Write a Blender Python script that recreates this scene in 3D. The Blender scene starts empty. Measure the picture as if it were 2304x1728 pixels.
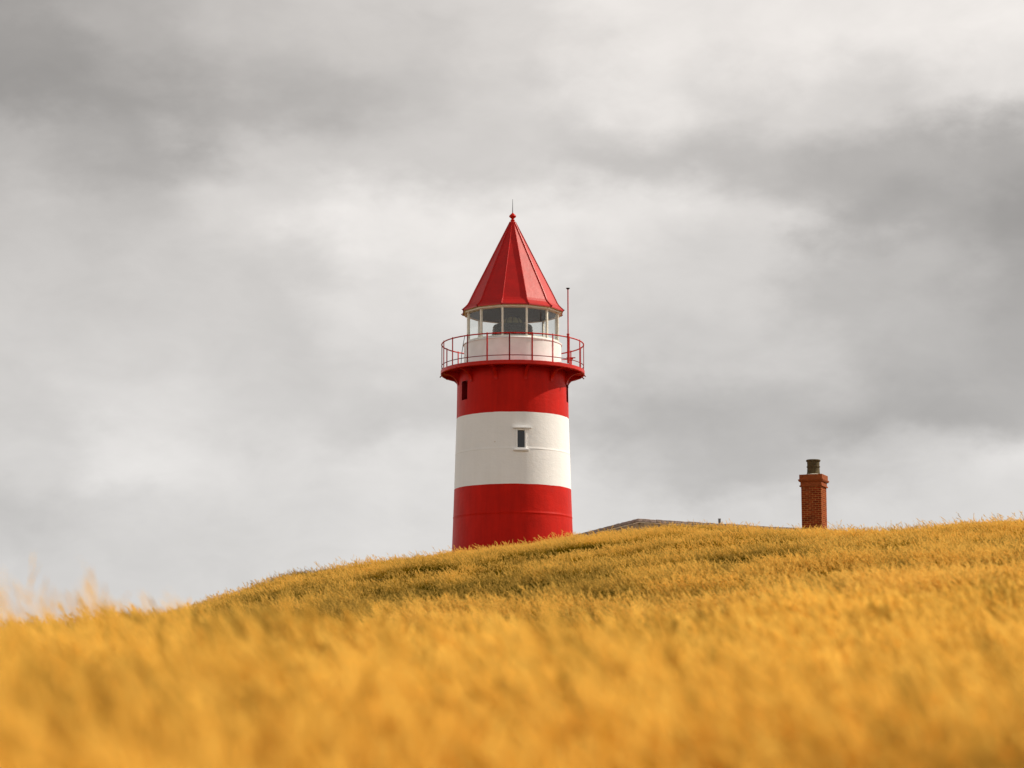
import bpy, bmesh, math, random
import numpy as np
from mathutils import Vector

random.seed(7)
rng = np.random.default_rng(11)
sc = bpy.context.scene
COL = sc.collection
PI = math.pi
R = math.radians

# ------------------------------------------------------------------ camera numbers
F = 5440.0                       # focal length in photo pixels (2304 wide), 85 mm on a 36 mm sensor
TH = math.atan((1715 - 864) / F)  # the camera looks up this much
CT, ST = math.cos(TH), math.sin(TH)


def at(u, v, Y):
    """world point at depth Y seen at photo pixel (u, v); used only to take real sizes off the photograph"""
    a, b = (u - 1152) / F, (864 - v) / F
    k = Y / (CT - b * ST)
    return Vector((a * k, Y, (ST + b * CT) * k))


def zat(v, Y):
    return at(1152, v, Y).z


# ------------------------------------------------------------------ helpers
class MB:
    """collects faces, links them as ONE mesh object"""

    def __init__(self):
        self.v, self.f, self.m = [], [], []

    def face(self, pts, mat=0):
        i = len(self.v)
        self.v += [tuple(p) for p in pts]
        self.f.append(tuple(range(i, i + len(pts))))
        self.m.append(mat)

    def idx(self, verts, faces, mat=0):
        i = len(self.v)
        self.v += [tuple(p) for p in verts]
        self.f += [tuple(a + i for a in q) for q in faces]
        self.m += [mat] * len(faces)

    def box(self, c, half, ax=None, mat=0):
        ax = ax or (Vector((1, 0, 0)), Vector((0, 1, 0)), Vector((0, 0, 1)))
        c = Vector(c)
        vs = [c + ax[0] * (half[0] * i) + ax[1] * (half[1] * j) + ax[2] * (half[2] * k)
              for i in (-1, 1) for j in (-1, 1) for k in (-1, 1)]
        self.idx(vs, [(0, 1, 3, 2), (4, 6, 7, 5), (0, 4, 5, 1), (2, 3, 7, 6), (0, 2, 6, 4), (1, 5, 7, 3)], mat)

    def tube(self, p, q, r, n=8, r2=None, mat=0):
        p, q = Vector(p), Vector(q)
        d = (q - p).normalized()
        a = d.orthogonal().normalized()
        b = d.cross(a)
        r2 = r if r2 is None else r2
        vs = []
        for k in range(n):
            t = 2 * PI * k / n
            e = a * math.cos(t) + b * math.sin(t)
            vs += [p + e * r, q + e * r2]
        fs = [(2 * k, 2 * ((k + 1) % n), 2 * ((k + 1) % n) + 1, 2 * k + 1) for k in range(n)]
        fs += [tuple(2 * k for k in range(n))[::-1], tuple(2 * k + 1 for k in range(n))]
        self.idx(vs, fs, mat)

    def lathe(self, prof, n=96, off=0.0, mat=0, close=False):
        """prof: (r, z) list bottom to top; angle 0 faces the camera (-Y), positive to the right (+X)"""
        vs, fs = [], []
        m = len(prof)
        for k in range(n):
            t = off + 2 * PI * k / n
            s, c = math.sin(t), -math.cos(t)
            vs += [(r * s, r * c, z) for r, z in prof]
        seg = range(m) if close else range(m - 1)
        for k in range(n):
            k2 = (k + 1) % n
            for j in seg:
                j2 = (j + 1) % m
                fs.append((k * m + j, k2 * m + j, k2 * m + j2, k * m + j2))
        self.idx(vs, fs, mat)

    def ring(self, Rr, z, r, n=96, s=8, mat=0):
        prof = [(Rr + r * math.cos(2 * PI * k / s), z + r * math.sin(2 * PI * k / s)) for k in range(s)]
        self.lathe(prof, n, 0, mat, close=True)

    def build(self, name, mats, parent=None, smooth=None, bevel=0):
        me = bpy.data.meshes.new(name)
        me.from_pydata(self.v, [], self.f)
        for m in (mats if isinstance(mats, (list, tuple)) else [mats]):
            me.materials.append(m)
        me.polygons.foreach_set('material_index', self.m)
        bm = bmesh.new()
        bm.from_mesh(me)
        bmesh.ops.remove_doubles(bm, verts=bm.verts, dist=0.0004)
        bmesh.ops.recalc_face_normals(bm, faces=bm.faces)
        bm.to_mesh(me)
        bm.free()
        if smooth is not None:
            me.polygons.foreach_set('use_smooth', [True] * len(me.polygons))
            me.set_sharp_from_angle(angle=R(smooth))
        o = bpy.data.objects.new(name, me)
        COL.objects.link(o)
        o.parent = parent
        if bevel:
            b = o.modifiers.new('bevel', 'BEVEL')
            b.width = bevel
            b.segments = 2
            b.limit_method = 'ANGLE'
        return o


def empty(name, loc=(0, 0, 0)):
    o = bpy.data.objects.new(name, None)
    o.location = loc
    COL.objects.link(o)
    return o


def tag(o, label=None, cat=None, group=None, kind=None):
    if label: o['label'] = label
    if cat: o['category'] = cat
    if group: o['group'] = group
    if kind: o['kind'] = kind
    return o


class NT:
    def __init__(self, nt):
        self.nt = nt
        nt.nodes.clear()

    def n(self, typ, **kw):
        nd = self.nt.nodes.new(typ)
        ins = kw.pop('ins', {})
        for k, v in kw.items():
            setattr(nd, k, v)
        for k, v in ins.items():
            self.set(nd.inputs[k], v)
        return nd

    def set(self, sock, v):
        if isinstance(v, bpy.types.NodeSocket):
            self.nt.links.new(v, sock)
        else:
            sock.default_value = v

    def math(self, op, a, b=None, c=None, clamp=False):
        nd = self.n('ShaderNodeMath', operation=op, use_clamp=clamp)
        for i, x in enumerate((a, b, c)):
            if x is not None:
                self.set(nd.inputs[i], x)
        return nd.outputs[0]

    def mix(self, f, a, b, mode='MIX'):
        nd = self.n('ShaderNodeMix', data_type='RGBA', blend_type=mode)
        self.set(nd.inputs[0], f)
        self.set(nd.inputs[6], a)
        self.set(nd.inputs[7], b)
        return nd.outputs[2]

    def noise(self, vec, scale, detail=4, rough=.55, dist=0):
        nd = self.n('ShaderNodeTexNoise', ins={'Scale': scale, 'Detail': detail, 'Roughness': rough, 'Distortion': dist})
        if vec is not None:
            self.set(nd.inputs['Vector'], vec)
        return nd.outputs[0]

    def ramp(self, fac, stops, interp='LINEAR'):
        nd = self.n('ShaderNodeValToRGB')
        cr = nd.color_ramp
        cr.interpolation = interp
        while len(cr.elements) < len(stops):
            cr.elements.new(0.5)
        for e, (p, c) in zip(cr.elements, stops):
            e.position = p
            e.color = c if len(c) == 4 else (*c, 1)
        self.set(nd.inputs[0], fac)
        return nd.outputs[0]

    def mapr(self, v, a, b, c=0., d=1., smooth=False):
        nd = self.n('ShaderNodeMapRange', interpolation_type='SMOOTHSTEP' if smooth else 'LINEAR')
        for i, x in enumerate((v, a, b, c, d)):
            self.set(nd.inputs[i], x)
        return nd.outputs[0]


def mat(name):
    m = bpy.data.materials.new(name)
    m.use_nodes = True
    t = NT(m.node_tree)
    out = t.n('ShaderNodeOutputMaterial')
    return m, t, out


def simple(name, col, rough=.5, metal=0., var=.12, scale=4., bump=0., bscale=30., spec=.5):
    """painted or plain surface with soft procedural variation"""
    m, t, out = mat(name)
    tc = t.n('ShaderNodeTexCoord').outputs['Object']
    f = t.noise(tc, scale, 5)
    k = t.mapr(f, .3, .7, 1 - var, 1 + var)
    c = t.n('ShaderNodeVectorMath', operation='SCALE', ins={0: (*col[:3],)})
    t.set(c.inputs['Scale'], k)
    p = t.n('ShaderNodeBsdfPrincipled', ins={'Base Color': c.outputs[0], 'Roughness': rough, 'Metallic': metal,
                                             'Specular IOR Level': spec})
    if bump:
        b = t.n('ShaderNodeBump', ins={'Strength': bump, 'Distance': .02, 'Height': t.noise(tc, bscale, 4)})
        t.set(p.inputs['Normal'], b.outputs[0])
    t.set(out.inputs[0], p.outputs[0])
    return m


# ------------------------------------------------------------------ lighthouse measurements
LY = 90.0                                    # distance from the camera
LX = at(1153.5, 1100, LY).x


def zl(v):                                   # height on the lighthouse axis
    return zat(v, LY)


def rl(px, v):                               # photo pixels to metres at that height
    return px * (LY * CT + zl(v) * ST) / F


Z_BASE = zl(1262)
zb = lambda v: zl(v) - Z_BASE                # local height above the base

# ------------------------------------------------------------------ materials
RED = (.52, .009, .0025)


def tower_paint():
    m, t, out = mat('tower_paint')
    tc = t.n('ShaderNodeTexCoord').outputs['Object']
    sep = t.n('ShaderNodeSeparateXYZ', ins={0: tc})
    z = sep.outputs[2]
    wob = t.math('MULTIPLY', t.math('SUBTRACT', t.noise(tc, 1.7, 2), .5), .03)
    zz = t.math('ADD', z, wob)
    white = t.math('MULTIPLY', t.math('GREATER_THAN', zz, zb(1103)), t.math('LESS_THAN', zz, zb(944)))
    # vertical weather streaks and blotches belong to the paint
    mp = t.n('ShaderNodeMapping', ins={0: tc, 3: (3.5, 3.5, .35)})
    streak = t.noise(mp.outputs[0], 1.6, 6, .6)
    blot = t.noise(tc, 1.1, 5, .6)
    rk = t.mapr(t.math('ADD', streak, blot), .7, 1.3, .83, 1.14)
    wk = t.mapr(t.math('ADD', streak, blot), .7, 1.3, .955, 1.015)
    red = t.n('ShaderNodeVectorMath', operation='SCALE', ins={0: RED})
    t.set(red.inputs['Scale'], rk)
    wht = t.n('ShaderNodeVectorMath', operation='SCALE', ins={0: (.86, .86, .855)})
    t.set(wht.inputs['Scale'], wk)
    spots = t.n('ShaderNodeTexVoronoi', ins={'Vector': tc, 'Scale': 1.35})
    sp = t.math('LESS_THAN', spots.outputs['Distance'], .034)
    wcol = t.mix(t.math('MULTIPLY', sp, .45), wht.outputs[0], (.42, .30, .2, 1))
    col = t.mix(white, red.outputs[0], wcol)
    p = t.n('ShaderNodeBsdfPrincipled', ins={'Base Color': col, 'Roughness': .5, 'Specular IOR Level': .09})
    mb = t.n('ShaderNodeMapping', ins={0: tc, 3: (1., 1., 1.7)}).outputs[0]
    h = t.math('ADD', t.math('MULTIPLY', t.noise(mb, 4.5, 3, .5), .8), t.math('MULTIPLY', t.noise(mb, 14, 3, .5), .5))
    b = t.n('ShaderNodeBump', ins={'Strength': .32, 'Distance': .03, 'Height': h})
    t.set(p.inputs['Normal'], b.outputs[0])
    t.set(out.inputs[0], p.outputs[0])
    return m


def roof_paint():
    m, t, out = mat('roof_paint')
    tc = t.n('ShaderNodeTexCoord').outputs['Object']
    k = t.mapr(t.noise(tc, 2.3, 5, .6), .3, .7, .85, 1.1)
    red = t.n('ShaderNodeVectorMath', operation='SCALE', ins={0: (.50, .003, .001)})
    t.set(red.inputs['Scale'], k)
    p = t.n('ShaderNodeBsdfPrincipled', ins={'Base Color': red.outputs[0], 'Roughness': .46, 'Specular IOR Level': .5})
    b = t.n('ShaderNodeBump', ins={'Strength': .22, 'Distance': .02, 'Height': t.noise(tc, 5, 4)})
    t.set(p.inputs['Normal'], b.outputs[0])
    t.set(out.inputs[0], p.outputs[0])
    return m


def glass_mat(name, tint, refl=.12, dirt=.15):
    m, t, out = mat(name)
    tc = t.n('ShaderNodeTexCoord').outputs['Object']
    tr = t.n('ShaderNodeBsdfTransparent', ins={0: (*tint, 1)})
    gl = t.n('ShaderNodeBsdfGlossy', ins={'Color': (1, 1, 1, 1), 'Roughness': .03})
    lw = t.n('ShaderNodeLayerWeight', ins={0: .5})
    fr = t.math('MULTIPLY_ADD', t.math('POWER', lw.outputs[1], 5.), .9, .04)
    mx = t.n('ShaderNodeMixShader', ins={0: t.math('ADD', fr, refl * .3, clamp=True), 1: tr.outputs[0], 2: gl.outputs[0]})
    df = t.n('ShaderNodeBsdfDiffuse', ins={0: (.55, .55, .53, 1)})
    dn = t.math('MULTIPLY', t.mapr(t.noise(tc, 6, 6, .65), .35, .8), dirt)
    m2 = t.n('ShaderNodeMixShader', ins={0: dn, 1: mx.outputs[0], 2: df.outputs[0]})
    t.set(out.inputs[0], m2.outputs[0])
    return m


def brick_mat():
    m, t, out = mat('brick')
    tc = t.n('ShaderNodeTexCoord').outputs['Object']
    s = t.n('ShaderNodeSeparateXYZ', ins={0: tc})
    cx = t.math('ADD', s.outputs[0], s.outputs[1])
    cv = t.n('ShaderNodeCombineXYZ', ins={0: cx, 1: s.outputs[2], 2: 0.})
    br = t.n('ShaderNodeTexBrick', ins={'Vector': cv.outputs[0], 'Color1': (.27, .046, .013, 1), 'Color2': (.16, .024, .009, 1),
                                        'Mortar': (.42, .21, .07, 1), 'Scale': 1., 'Mortar Size': .008, 'Mortar Smooth': .2,
                                        'Brick Width': .225, 'Row Height': .078})
    k = t.mapr(t.noise(tc, 5, 5), .3, .7, .75, 1.2)
    c = t.n('ShaderNodeVectorMath', operation='SCALE', ins={0: br.outputs[0]})
    t.set(c.inputs['Scale'], k)
    p = t.n('ShaderNodeBsdfPrincipled', ins={'Base Color': c.outputs[0], 'Roughness': .9, 'Specular IOR Level': .06})
    h = t.math('SUBTRACT', t.math('MULTIPLY', t.noise(tc, 40, 3), .3), br.outputs['Fac'])
    b = t.n('ShaderNodeBump', ins={'Strength': .7, 'Distance': .012, 'Height': h})
    t.set(p.inputs['Normal'], b.outputs[0])
    t.set(out.inputs[0], p.outputs[0])
    return m


def stone_mat():
    m, t, out = mat('rubble_stone')
    tc = t.n('ShaderNodeTexCoord').outputs['Object']
    vo = t.n('ShaderNodeTexVoronoi', feature='F1', ins={'Vector': tc, 'Scale': 4.5})
    vd = t.n('ShaderNodeTexVoronoi', feature='DISTANCE_TO_EDGE', ins={'Vector': tc, 'Scale': 4.5})
    c = t.mix(t.math('MULTIPLY', vo.outputs['Color'], 1.), (.30, .24, .16, 1), (.42, .35, .25, 1))
    c = t.mix(t.mapr(vd.outputs['Distance'], 0, .06), (.2, .17, .13, 1), c)
    p = t.n('ShaderNodeBsdfPrincipled', ins={'Base Color': c, 'Roughness': .95, 'Specular IOR Level': .1})
    b = t.n('ShaderNodeBump', ins={'Strength': .6, 'Distance': .03, 'Height': vd.outputs['Distance']})
    t.set(p.inputs['Normal'], b.outputs[0])
    t.set(out.inputs[0], p.outputs[0])
    return m


def ground_mat():
    m, t, out = mat('dry_turf')
    tc = t.n('ShaderNodeTexCoord').outputs['Object']
    c = t.ramp(t.noise(tc, .9, 8, .65), [(.32, (.055, .042, .014)), (.5, (.17, .105, .03)), (.68, (.30, .18, .05))])
    p = t.n('ShaderNodeBsdfPrincipled', ins={'Base Color': c, 'Roughness': 1., 'Specular IOR Level': 0.})
    b = t.n('ShaderNodeBump', ins={'Strength': 1., 'Distance': .08, 'Height': t.noise(tc, 9, 6)})
    t.set(p.inputs['Normal'], b.outputs[0])
    t.set(out.inputs[0], p.outputs[0])
    return m


def grass_mat(name, low, mid, high, seed, transl=.45):
    """blade colour runs from green undergrowth through brown to ripe gold, tuft by tuft and blade by blade"""
    m, t, out = mat(name)
    tint = t.n('ShaderNodeAttribute', attribute_type='INSTANCER', attribute_name='tint').outputs['Fac']
    bl = t.n('ShaderNodeAttribute', attribute_type='GEOMETRY', attribute_name='blade').outputs['Fac']
    sd = t.n('ShaderNodeAttribute', attribute_type='GEOMETRY', attribute_name='seed').outputs['Fac']
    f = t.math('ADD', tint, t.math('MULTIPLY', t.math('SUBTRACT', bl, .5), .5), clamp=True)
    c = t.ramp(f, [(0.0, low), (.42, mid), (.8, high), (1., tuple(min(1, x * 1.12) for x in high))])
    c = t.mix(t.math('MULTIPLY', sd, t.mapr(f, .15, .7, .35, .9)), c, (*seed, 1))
    d = t.n('ShaderNodeBsdfDiffuse', ins={0: c})
    tr = t.n('ShaderNodeBsdfTranslucent', ins={0: c})
    mx = t.n('ShaderNodeMixShader', ins={0: transl, 1: d.outputs[0], 2: tr.outputs[0]})
    t.set(out.inputs[0], mx.outputs[0])
    return m


M = {
    'tower': tower_paint(),
    'roof': roof_paint(),
    'red': simple('red_gloss_paint', RED, .45, var=.15, scale=5, bump=.15, bscale=12, spec=.2),
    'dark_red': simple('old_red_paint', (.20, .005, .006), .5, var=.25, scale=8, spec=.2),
    'white': simple('white_paint', (.86, .86, .855), .45, var=.06, scale=3, bump=.1, bscale=8),
    'cream': simple('cream_paint', (.80, .77, .66), .5, var=.12, scale=6, bump=.1),
    'soffit': simple('stained_soffit_paint', (.62, .46, .20), .6, var=.35, scale=9),
    'ceiling': simple('dull_grey_lining', (.03, .03, .029), .8, var=.1),
    'lens': simple('old_lens_glass', (.34, .31, .17), .16, var=.35, scale=7, spec=.8),
    'prism': simple('dusty_prism_glass', (.07, .07, .06), .12, var=.4, scale=14, bump=.4, bscale=18, spec=1.),
    'lens_frame': simple('blackened_brass', (.035, .034, .03), .35, metal=.3, var=.3, scale=6),
    'glass': glass_mat('lantern_glass', (.88, .90, .89), .0, .015),
    'dark_glass': simple('dark_window_glass', (.016, .02, .026), .08, var=.2, spec=.3),
    'iron': simple('dark_iron', (.03, .028, .03), .5, metal=.4),
    'brick': brick_mat(),
    'terracotta': simple('moulded_brick', (.26, .066, .017), .85, var=.25, scale=12, bump=.5, bscale=40, spec=.2),
    'pot': simple('sooty_clay', (.085, .065, .03), .85, var=.35, scale=9, bump=.4, bscale=30, spec=.2),
    'stone': stone_mat(),
    'coping': simple('weathered_coping_tile', (.30, .25, .23), .9, var=.45, scale=14, bump=.8, bscale=22, spec=.15),
    'lead': simple('grey_lead', (.16, .16, .17), .6, var=.2),
    'ground': ground_mat(),
}

# ------------------------------------------------------------------ lighthouse
lh = empty('lighthouse', (LX, LY, Z_BASE))
tag(lh, 'red and white banded lighthouse with pointed red roof and railed gallery on the grassy hill', 'lighthouse')

RT = [(1262, 137.8), (1215, 135.8), (1103, 131.6), (944, 126.2), (850, 124.6), (838, 124.4)]
RTm = [(zb(v), rl(p, v)) for v, p in RT]


def rt(z):
    return float(np.interp(z, [a for a, _ in RTm], [b for _, b in RTm]))


def cyl(r, deg, z):
    a = R(deg)
    return Vector((r * math.sin(a), -r * math.cos(a), z))


def local_z(v, deg, r):                      # local height of a point on the wall seen at row v
    return zat(v, LY - r * math.cos(R(deg))) - Z_BASE


W_WHITE = dict(a=8.2, h=5.1, z0=local_z(1010, 8, 2.15), z1=local_z(964.5, 8, 2.15))
zr0, zr1 = local_z(899.5, -59, 2.08), local_z(857, -59, 2.08)
W_RED = [dict(a=-59, h=5.6, z0=zr0, z1=zr1), dict(a=79, h=5.6, z0=zr0, z1=zr1), dict(a=175, h=5.6, z0=zr0, z1=zr1)]
wins = [W_WHITE] + W_RED

angs = set(np.linspace(-180, 180, 145)[:-1].round(3))
for w in wins:
    for e in (w['a'] - w['h'], w['a'] + w['h']):
        angs = {a for a in angs if abs(a - e) > .9}
    angs |= {round(w['a'] - w['h'], 3), round(w['a'] + w['h'], 3)}
angs = sorted(angs)
seams = [zb(1024.5), zb(1166)]
zs = [0, .6, 1.2, zb(1103), zb(1060), zb(980), zb(944), zb(838)]
zs += [w['z0'] for w in wins[:2]] + [w['z1'] for w in wins[:2]]
for s in seams:
    zs += [s - .09, s - .03, s - .012, s + .012, s + .03, s + .09]
zs = sorted(set(round(z, 4) for z in zs))


def rts(z):
    return rt(z) + (.009 if any(abs(z - s) < .015 for s in seams) else 0)


b = MB()
vs = [cyl(rts(z), a, z) for a in angs for z in zs]
nz, na = len(zs), len(angs)
fs = []
for i in range(na):
    i2 = (i + 1) % na
    am = angs[i] + ((angs[i2] - angs[i]) % 360) / 2
    for j in range(nz - 1):
        zm = (zs[j] + zs[j + 1]) / 2
        if any(abs((am - w['a'] + 180) % 360 - 180) < w['h'] and w['z0'] < zm < w['z1'] for w in wins):
            continue
        fs.append((i * nz + j, i2 * nz + j, i2 * nz + j + 1, i * nz + j + 1))
b.idx(vs, fs)
b.build('tower_wall', M['tower'], lh, smooth=30)


def reveal(b, w, depth, mat=0, back=None):
    """the sides of a window opening, and its back if asked for"""
    o = [cyl(rt(z), a, z) for a, z in ((w['a'] - w['h'], w['z0']), (w['a'] + w['h'], w['z0']),
                                       (w['a'] + w['h'], w['z1']), (w['a'] - w['h'], w['z1']))]
    n = cyl(1, w['a'], 0)
    n.z = 0
    i = [p - n * depth for p in o]
    for k in range(4):
        b.face([o[k], o[(k + 1) % 4], i[(k + 1) % 4], i[k]], mat)
    if back is not None:
        b.face(i, back)
    return o, i, n


# window in the white band
w = W_WHITE
b = MB()
o, i, n = reveal(b, w, .10)
tx = Vector((math.cos(R(w['a'])), math.sin(R(w['a'])), 0))
up = Vector((0, 0, 1))
cz, hz = (w['z0'] + w['z1']) / 2, (w['z1'] - w['z0']) / 2
hw = rt(cz) * math.sin(R(w['h']))
ctr = cyl(rt(cz), w['a'], cz)
fw = .055
for s in (-1, 1):
    b.box(ctr + tx * s * (hw - fw / 2) + n * .004, (fw / 2, .045, hz), (tx, n, up))
b.box(ctr + up * (hz - fw / 2) + n * .004, (hw - fw, .043, fw / 2), (tx, n, up))
b.box(ctr - up * (hz - fw / 2) + n * .004, (hw - fw, .043, fw / 2), (tx, n, up))
win = b.build('window', M['white'], lh, bevel=.006)
win['label'] = 'small white framed window in the white band'
b = MB()
b.box(ctr - n * .03, (hw - .02, .006, hz - .02), (tx, n, up))
b.build('pane', M['dark_glass'], win)
b = MB()
b.box(ctr - up * (hz + .035) + n * .05, (hw + .09, .075, .035), (tx, n, up))
b.build('sill', M['white'], win, bevel=.01)
b = MB()
b.box(ctr + up * (hz + .03) + n * .045 + tx * .05, (hw + .14, .07, .03), (tx, n, up))
b.build('lintel', M['white'], win, bevel=.01)

# the narrow windows under the gallery
for w in W_RED:
    b = MB()
    reveal(b, w, .28)
    # rounded head
    cz, hw = w['z1'], rt(w['z1']) * math.sin(R(w['h']))
    tx = Vector((math.cos(R(w['a'])), math.sin(R(w['a'])), 0))
    n = cyl(1, w['a'], 0)
    for s in (-1, 1):
        c = cyl(rt(cz), w['a'], cz) + tx * s * hw
        pts = [c] + [c + tx * (-s) * hw * .55 * (1 - math.sin(t)) + Vector((0, 0, -hw * .7 * (1 - math.cos(t)))) for t in (0, .4, .8, 1.2, PI / 2)]
        f1 = [p + n * .004 for p in pts]
        b.face(f1)
        b.face([p - n * .25 for p in pts])
        for k in range(1, len(pts) - 1):
            b.face([f1[k], f1[k + 1], pts[k + 1] - n * .25, pts[k] - n * .25])
    wo = b.build('window', M['dark_red'], lh)
    wo['label'] = 'narrow unframed window recess in the upper red band'
    b = MB()
    cz, hz = (w['z0'] + w['z1']) / 2, (w['z1'] - w['z0']) / 2
    hw = rt(cz) * math.sin(R(w['h']))
    b.box(cyl(rt(cz) - .26, w['a'], cz), (hw, .01, hz), (tx, n, Vector((0, 0, 1))))
    b.build('pane', M['dark_glass'], wo)

# gallery
ZD = zb(835.5)                               # deck top
RD = rl(162, 835)
b = MB()
rtop = rt(zb(838))
b.lathe([(rtop - .25, ZD - .10), (RD - .07, ZD - .10), (RD - .07, ZD - .155), (RD - .02, ZD - .16), (RD, ZD - .135), (RD, ZD - .015), (RD - .02, ZD),
         (rl(100, 835), ZD), (rtop - .25, ZD - .10)], 120)
deck = b.build('gallery_deck', M['red'], lh, smooth=35)
zbk = ZD - .10
for k in range(12):
    a = -17 + 30 * k
    b = MB()
    ro, ri, h = RD - .09, rtop - .02, .50
    prof = [(ri, zbk), (ro, zbk), (ro, zbk - .085)]
    for q in range(1, 9):
        t = q / 8 * PI / 2
        prof.append((ri + .05 + (ro - ri - .05) * (1 - math.sin(t)), zbk - .085 - (h - .085) * (1 - math.cos(t))))
    prof.append((ri, zbk - h))
    t = cyl(1, a + 90, 0) * .022
    A = [cyl(r, a, z) + t for r, z in prof]
    B = [cyl(r, a, z) - t for r, z in prof]
    b.face(A)
    b.face(B[::-1])
    for q in range(len(prof)):
        q2 = (q + 1) % len(prof)
        b.face([A[q], B[q], B[q2], A[q2]])
    # flange along the curved lower edge
    for q in range(2, len(prof) - 1):
        t2 = t * 2.6
        p0, p1 = cyl(prof[q][0], a, prof[q][1]), cyl(prof[q + 1][0], a, prof[q + 1][1])
        dn = Vector((0, 0, -.014)) + cyl(.012, a, 0)
        b.idx([p0 + t2, p0 - t2, p1 - t2, p1 + t2, p0 + t2 + dn, p0 - t2 + dn, p1 - t2 + dn, p1 + t2 + dn],
              [(0, 1, 2, 3), (4, 7, 6, 5), (0, 3, 7, 4), (1, 5, 6, 2), (0, 4, 5, 1), (3, 2, 6, 7)])
    b.build('bracket', M['red'], deck)
# drain spouts and bolts along the rim underside
for a in (-92, -74, -52, 52, 70, 88, 100):
    b = MB()
    b.tube(cyl(RD - .03, a, ZD - .16), cyl(RD + .035, a, ZD - .22), .022, 8)
    b.build('drain_spout', M['dark_red'], deck)

RR = rl(159.5, 780)
ZH = ZD + (zl(774) - zl(833))                # hand rail
b = MB()
b.ring(RR, ZH, .025, 120)
rail = b.build('railing', M['red'], lh, smooth=60)
b = MB()
b.ring(RR, ZD + .18, .016, 120)
b.build('lower_rail', M['dark_red'], rail, smooth=60)
for k in range(20):
    a = -2.5 + 18 * k
    b = MB()
    tx, n = cyl(1, a + 90, 0), cyl(1, a, 0)
    b.box(cyl(RR, a, (ZD + ZH) / 2), (.026 if k % 5 in (0, 1, 4) else .019, .014, (ZH - ZD) / 2), (tx, n, up))
    b.box(cyl(RR, a, ZD - .06), (.02, .012, .10), (tx, n, up))
    b.tube(cyl(RR, a, ZH), cyl(RR, a, ZH + .045), .018, 8)
    b.build('rail_post', M['red'] if k % 3 else M['dark_red'], rail)

# lantern room
OFF = R(-12.5)
RM = rl(109.5, 800)
RG = rl(103, 740)
ZM = zb(776)                                  # top of the white wall
ZG1 = zb(708.5)                               # head of the glass
b = MB()
b.lathe([(RM - .15, ZD + .002), (RM, ZD + .002), (RM, ZM - .05), (RM + .03, ZM - .045), (RM + .03, ZM - .01), (RG + .02, ZM + .05), (RG - .12, ZM + .05),
         (RM - .15, ZM - .05), (RM - .15, ZD + .002)], 96)
lan = b.build('lantern_room', M['white'], lh, smooth=30)
for k in range(12):                            # plate seams of the white wall
    b = MB()
    a = -7 + 30 * k
    b.box(cyl(RM, a, (ZD + ZM) / 2 - .03), (.012, .007, (ZM - ZD) / 2 - .05), (cyl(1, a + 90, 0), cyl(1, a, 0), up))
    b.build('wall_seam', M['white'], lan)
b = MB()
cor = [cyl(RG, -12.5 + 30 * k, 0) for k in range(12)]
for k in range(12):
    a = -12.5 + 30 * k
    b.box(cyl(RG, a, (ZM + ZG1) / 2 + .02), (.032, .04, (ZG1 - ZM) / 2), (cyl(1, a + 90, 0), cyl(1, a, 0), up))
b.lathe([(RG - .05, ZM + .045), (RG + .035, ZM + .045), (RG + .035, ZM + .09), (RG - .05, ZM + .09), (RG - .05, ZM + .045)], 12, OFF)
b.lathe([(RG - .05, ZG1 - .03), (RG + .045, ZG1 - .03), (RG + .045, ZG1 + .06), (RG - .05, ZG1 + .06), (RG - .05, ZG1 - .03)], 12, OFF)
b.build('window_frame', M['cream'], lan)
b = MB()
for k in range(12):
    p, q = cor[k], cor[(k + 1) % 12]
    d = (q - p).normalized() * .03
    b.face([p + d + up * (ZM + .08), q - d + up * (ZM + .08), q - d + up * (ZG1 - .02), p + d + up * (ZG1 - .02)])
b.build('glazing', M['glass'], lan)

# ceiling and lamp inside
b = MB()
b.lathe([(0.001, ZG1 + .12), (RG * .6, ZG1 + .07), (RG - .06, ZG1 + .0)], 48)
b.build('ceiling', M['ceiling'], lan)
zc = lambda v: zb(v)
prof = [(.001, ZM - .2), (.86, ZM - .2), (.83, ZM + .10)]
zt = zb(733)
for k in range(7):                             # stepped prism rings
    z0 = ZM + .10 + (zt - ZM - .10) * k / 7
    z1 = ZM + .10 + (zt - ZM - .10) * (k + 1) / 7
    prof += [(.83 - .012 * k, z0 + .004), (.79 - .012 * k, z1 - .004)]
prof += [(.50, zt + .02), (.001, zt + .02)]
b = MB()
b.lathe(prof, 48)
lens = b.build('lamp_lens', M['prism'], lan, smooth=25)
b = MB()
zd0, zd1 = zt, zb(712)
rd = .42
prof = [(rd, zd0)]
for k in range(7):
    t0, t1 = k / 7 * PI / 2, (k + .85) / 7 * PI / 2
    prof += [(rd * math.cos(t0) + .012, zd0 + (zd1 - zd0) * math.sin(t0)), (rd * math.cos(t1), zd0 + (zd1 - zd0) * math.sin(t1))]
prof.append((.001, zd1))
b.lathe(prof, 48)
b.build('lens_dome', M['lens'], lens, smooth=20)
b = MB()
for k in range(10):
    a0 = 36 * k
    pr = [cyl((rd + .014) * math.cos(t), a0, zd0 + (zd1 - zd0 + .01) * math.sin(t)) for t in np.linspace(0, PI / 2, 7)]
    for p, q in zip(pr, pr[1:]):
        b.tube(p, q, .011, 5)
b.build('lens_rib', M['lens_frame'], lens)

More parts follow.
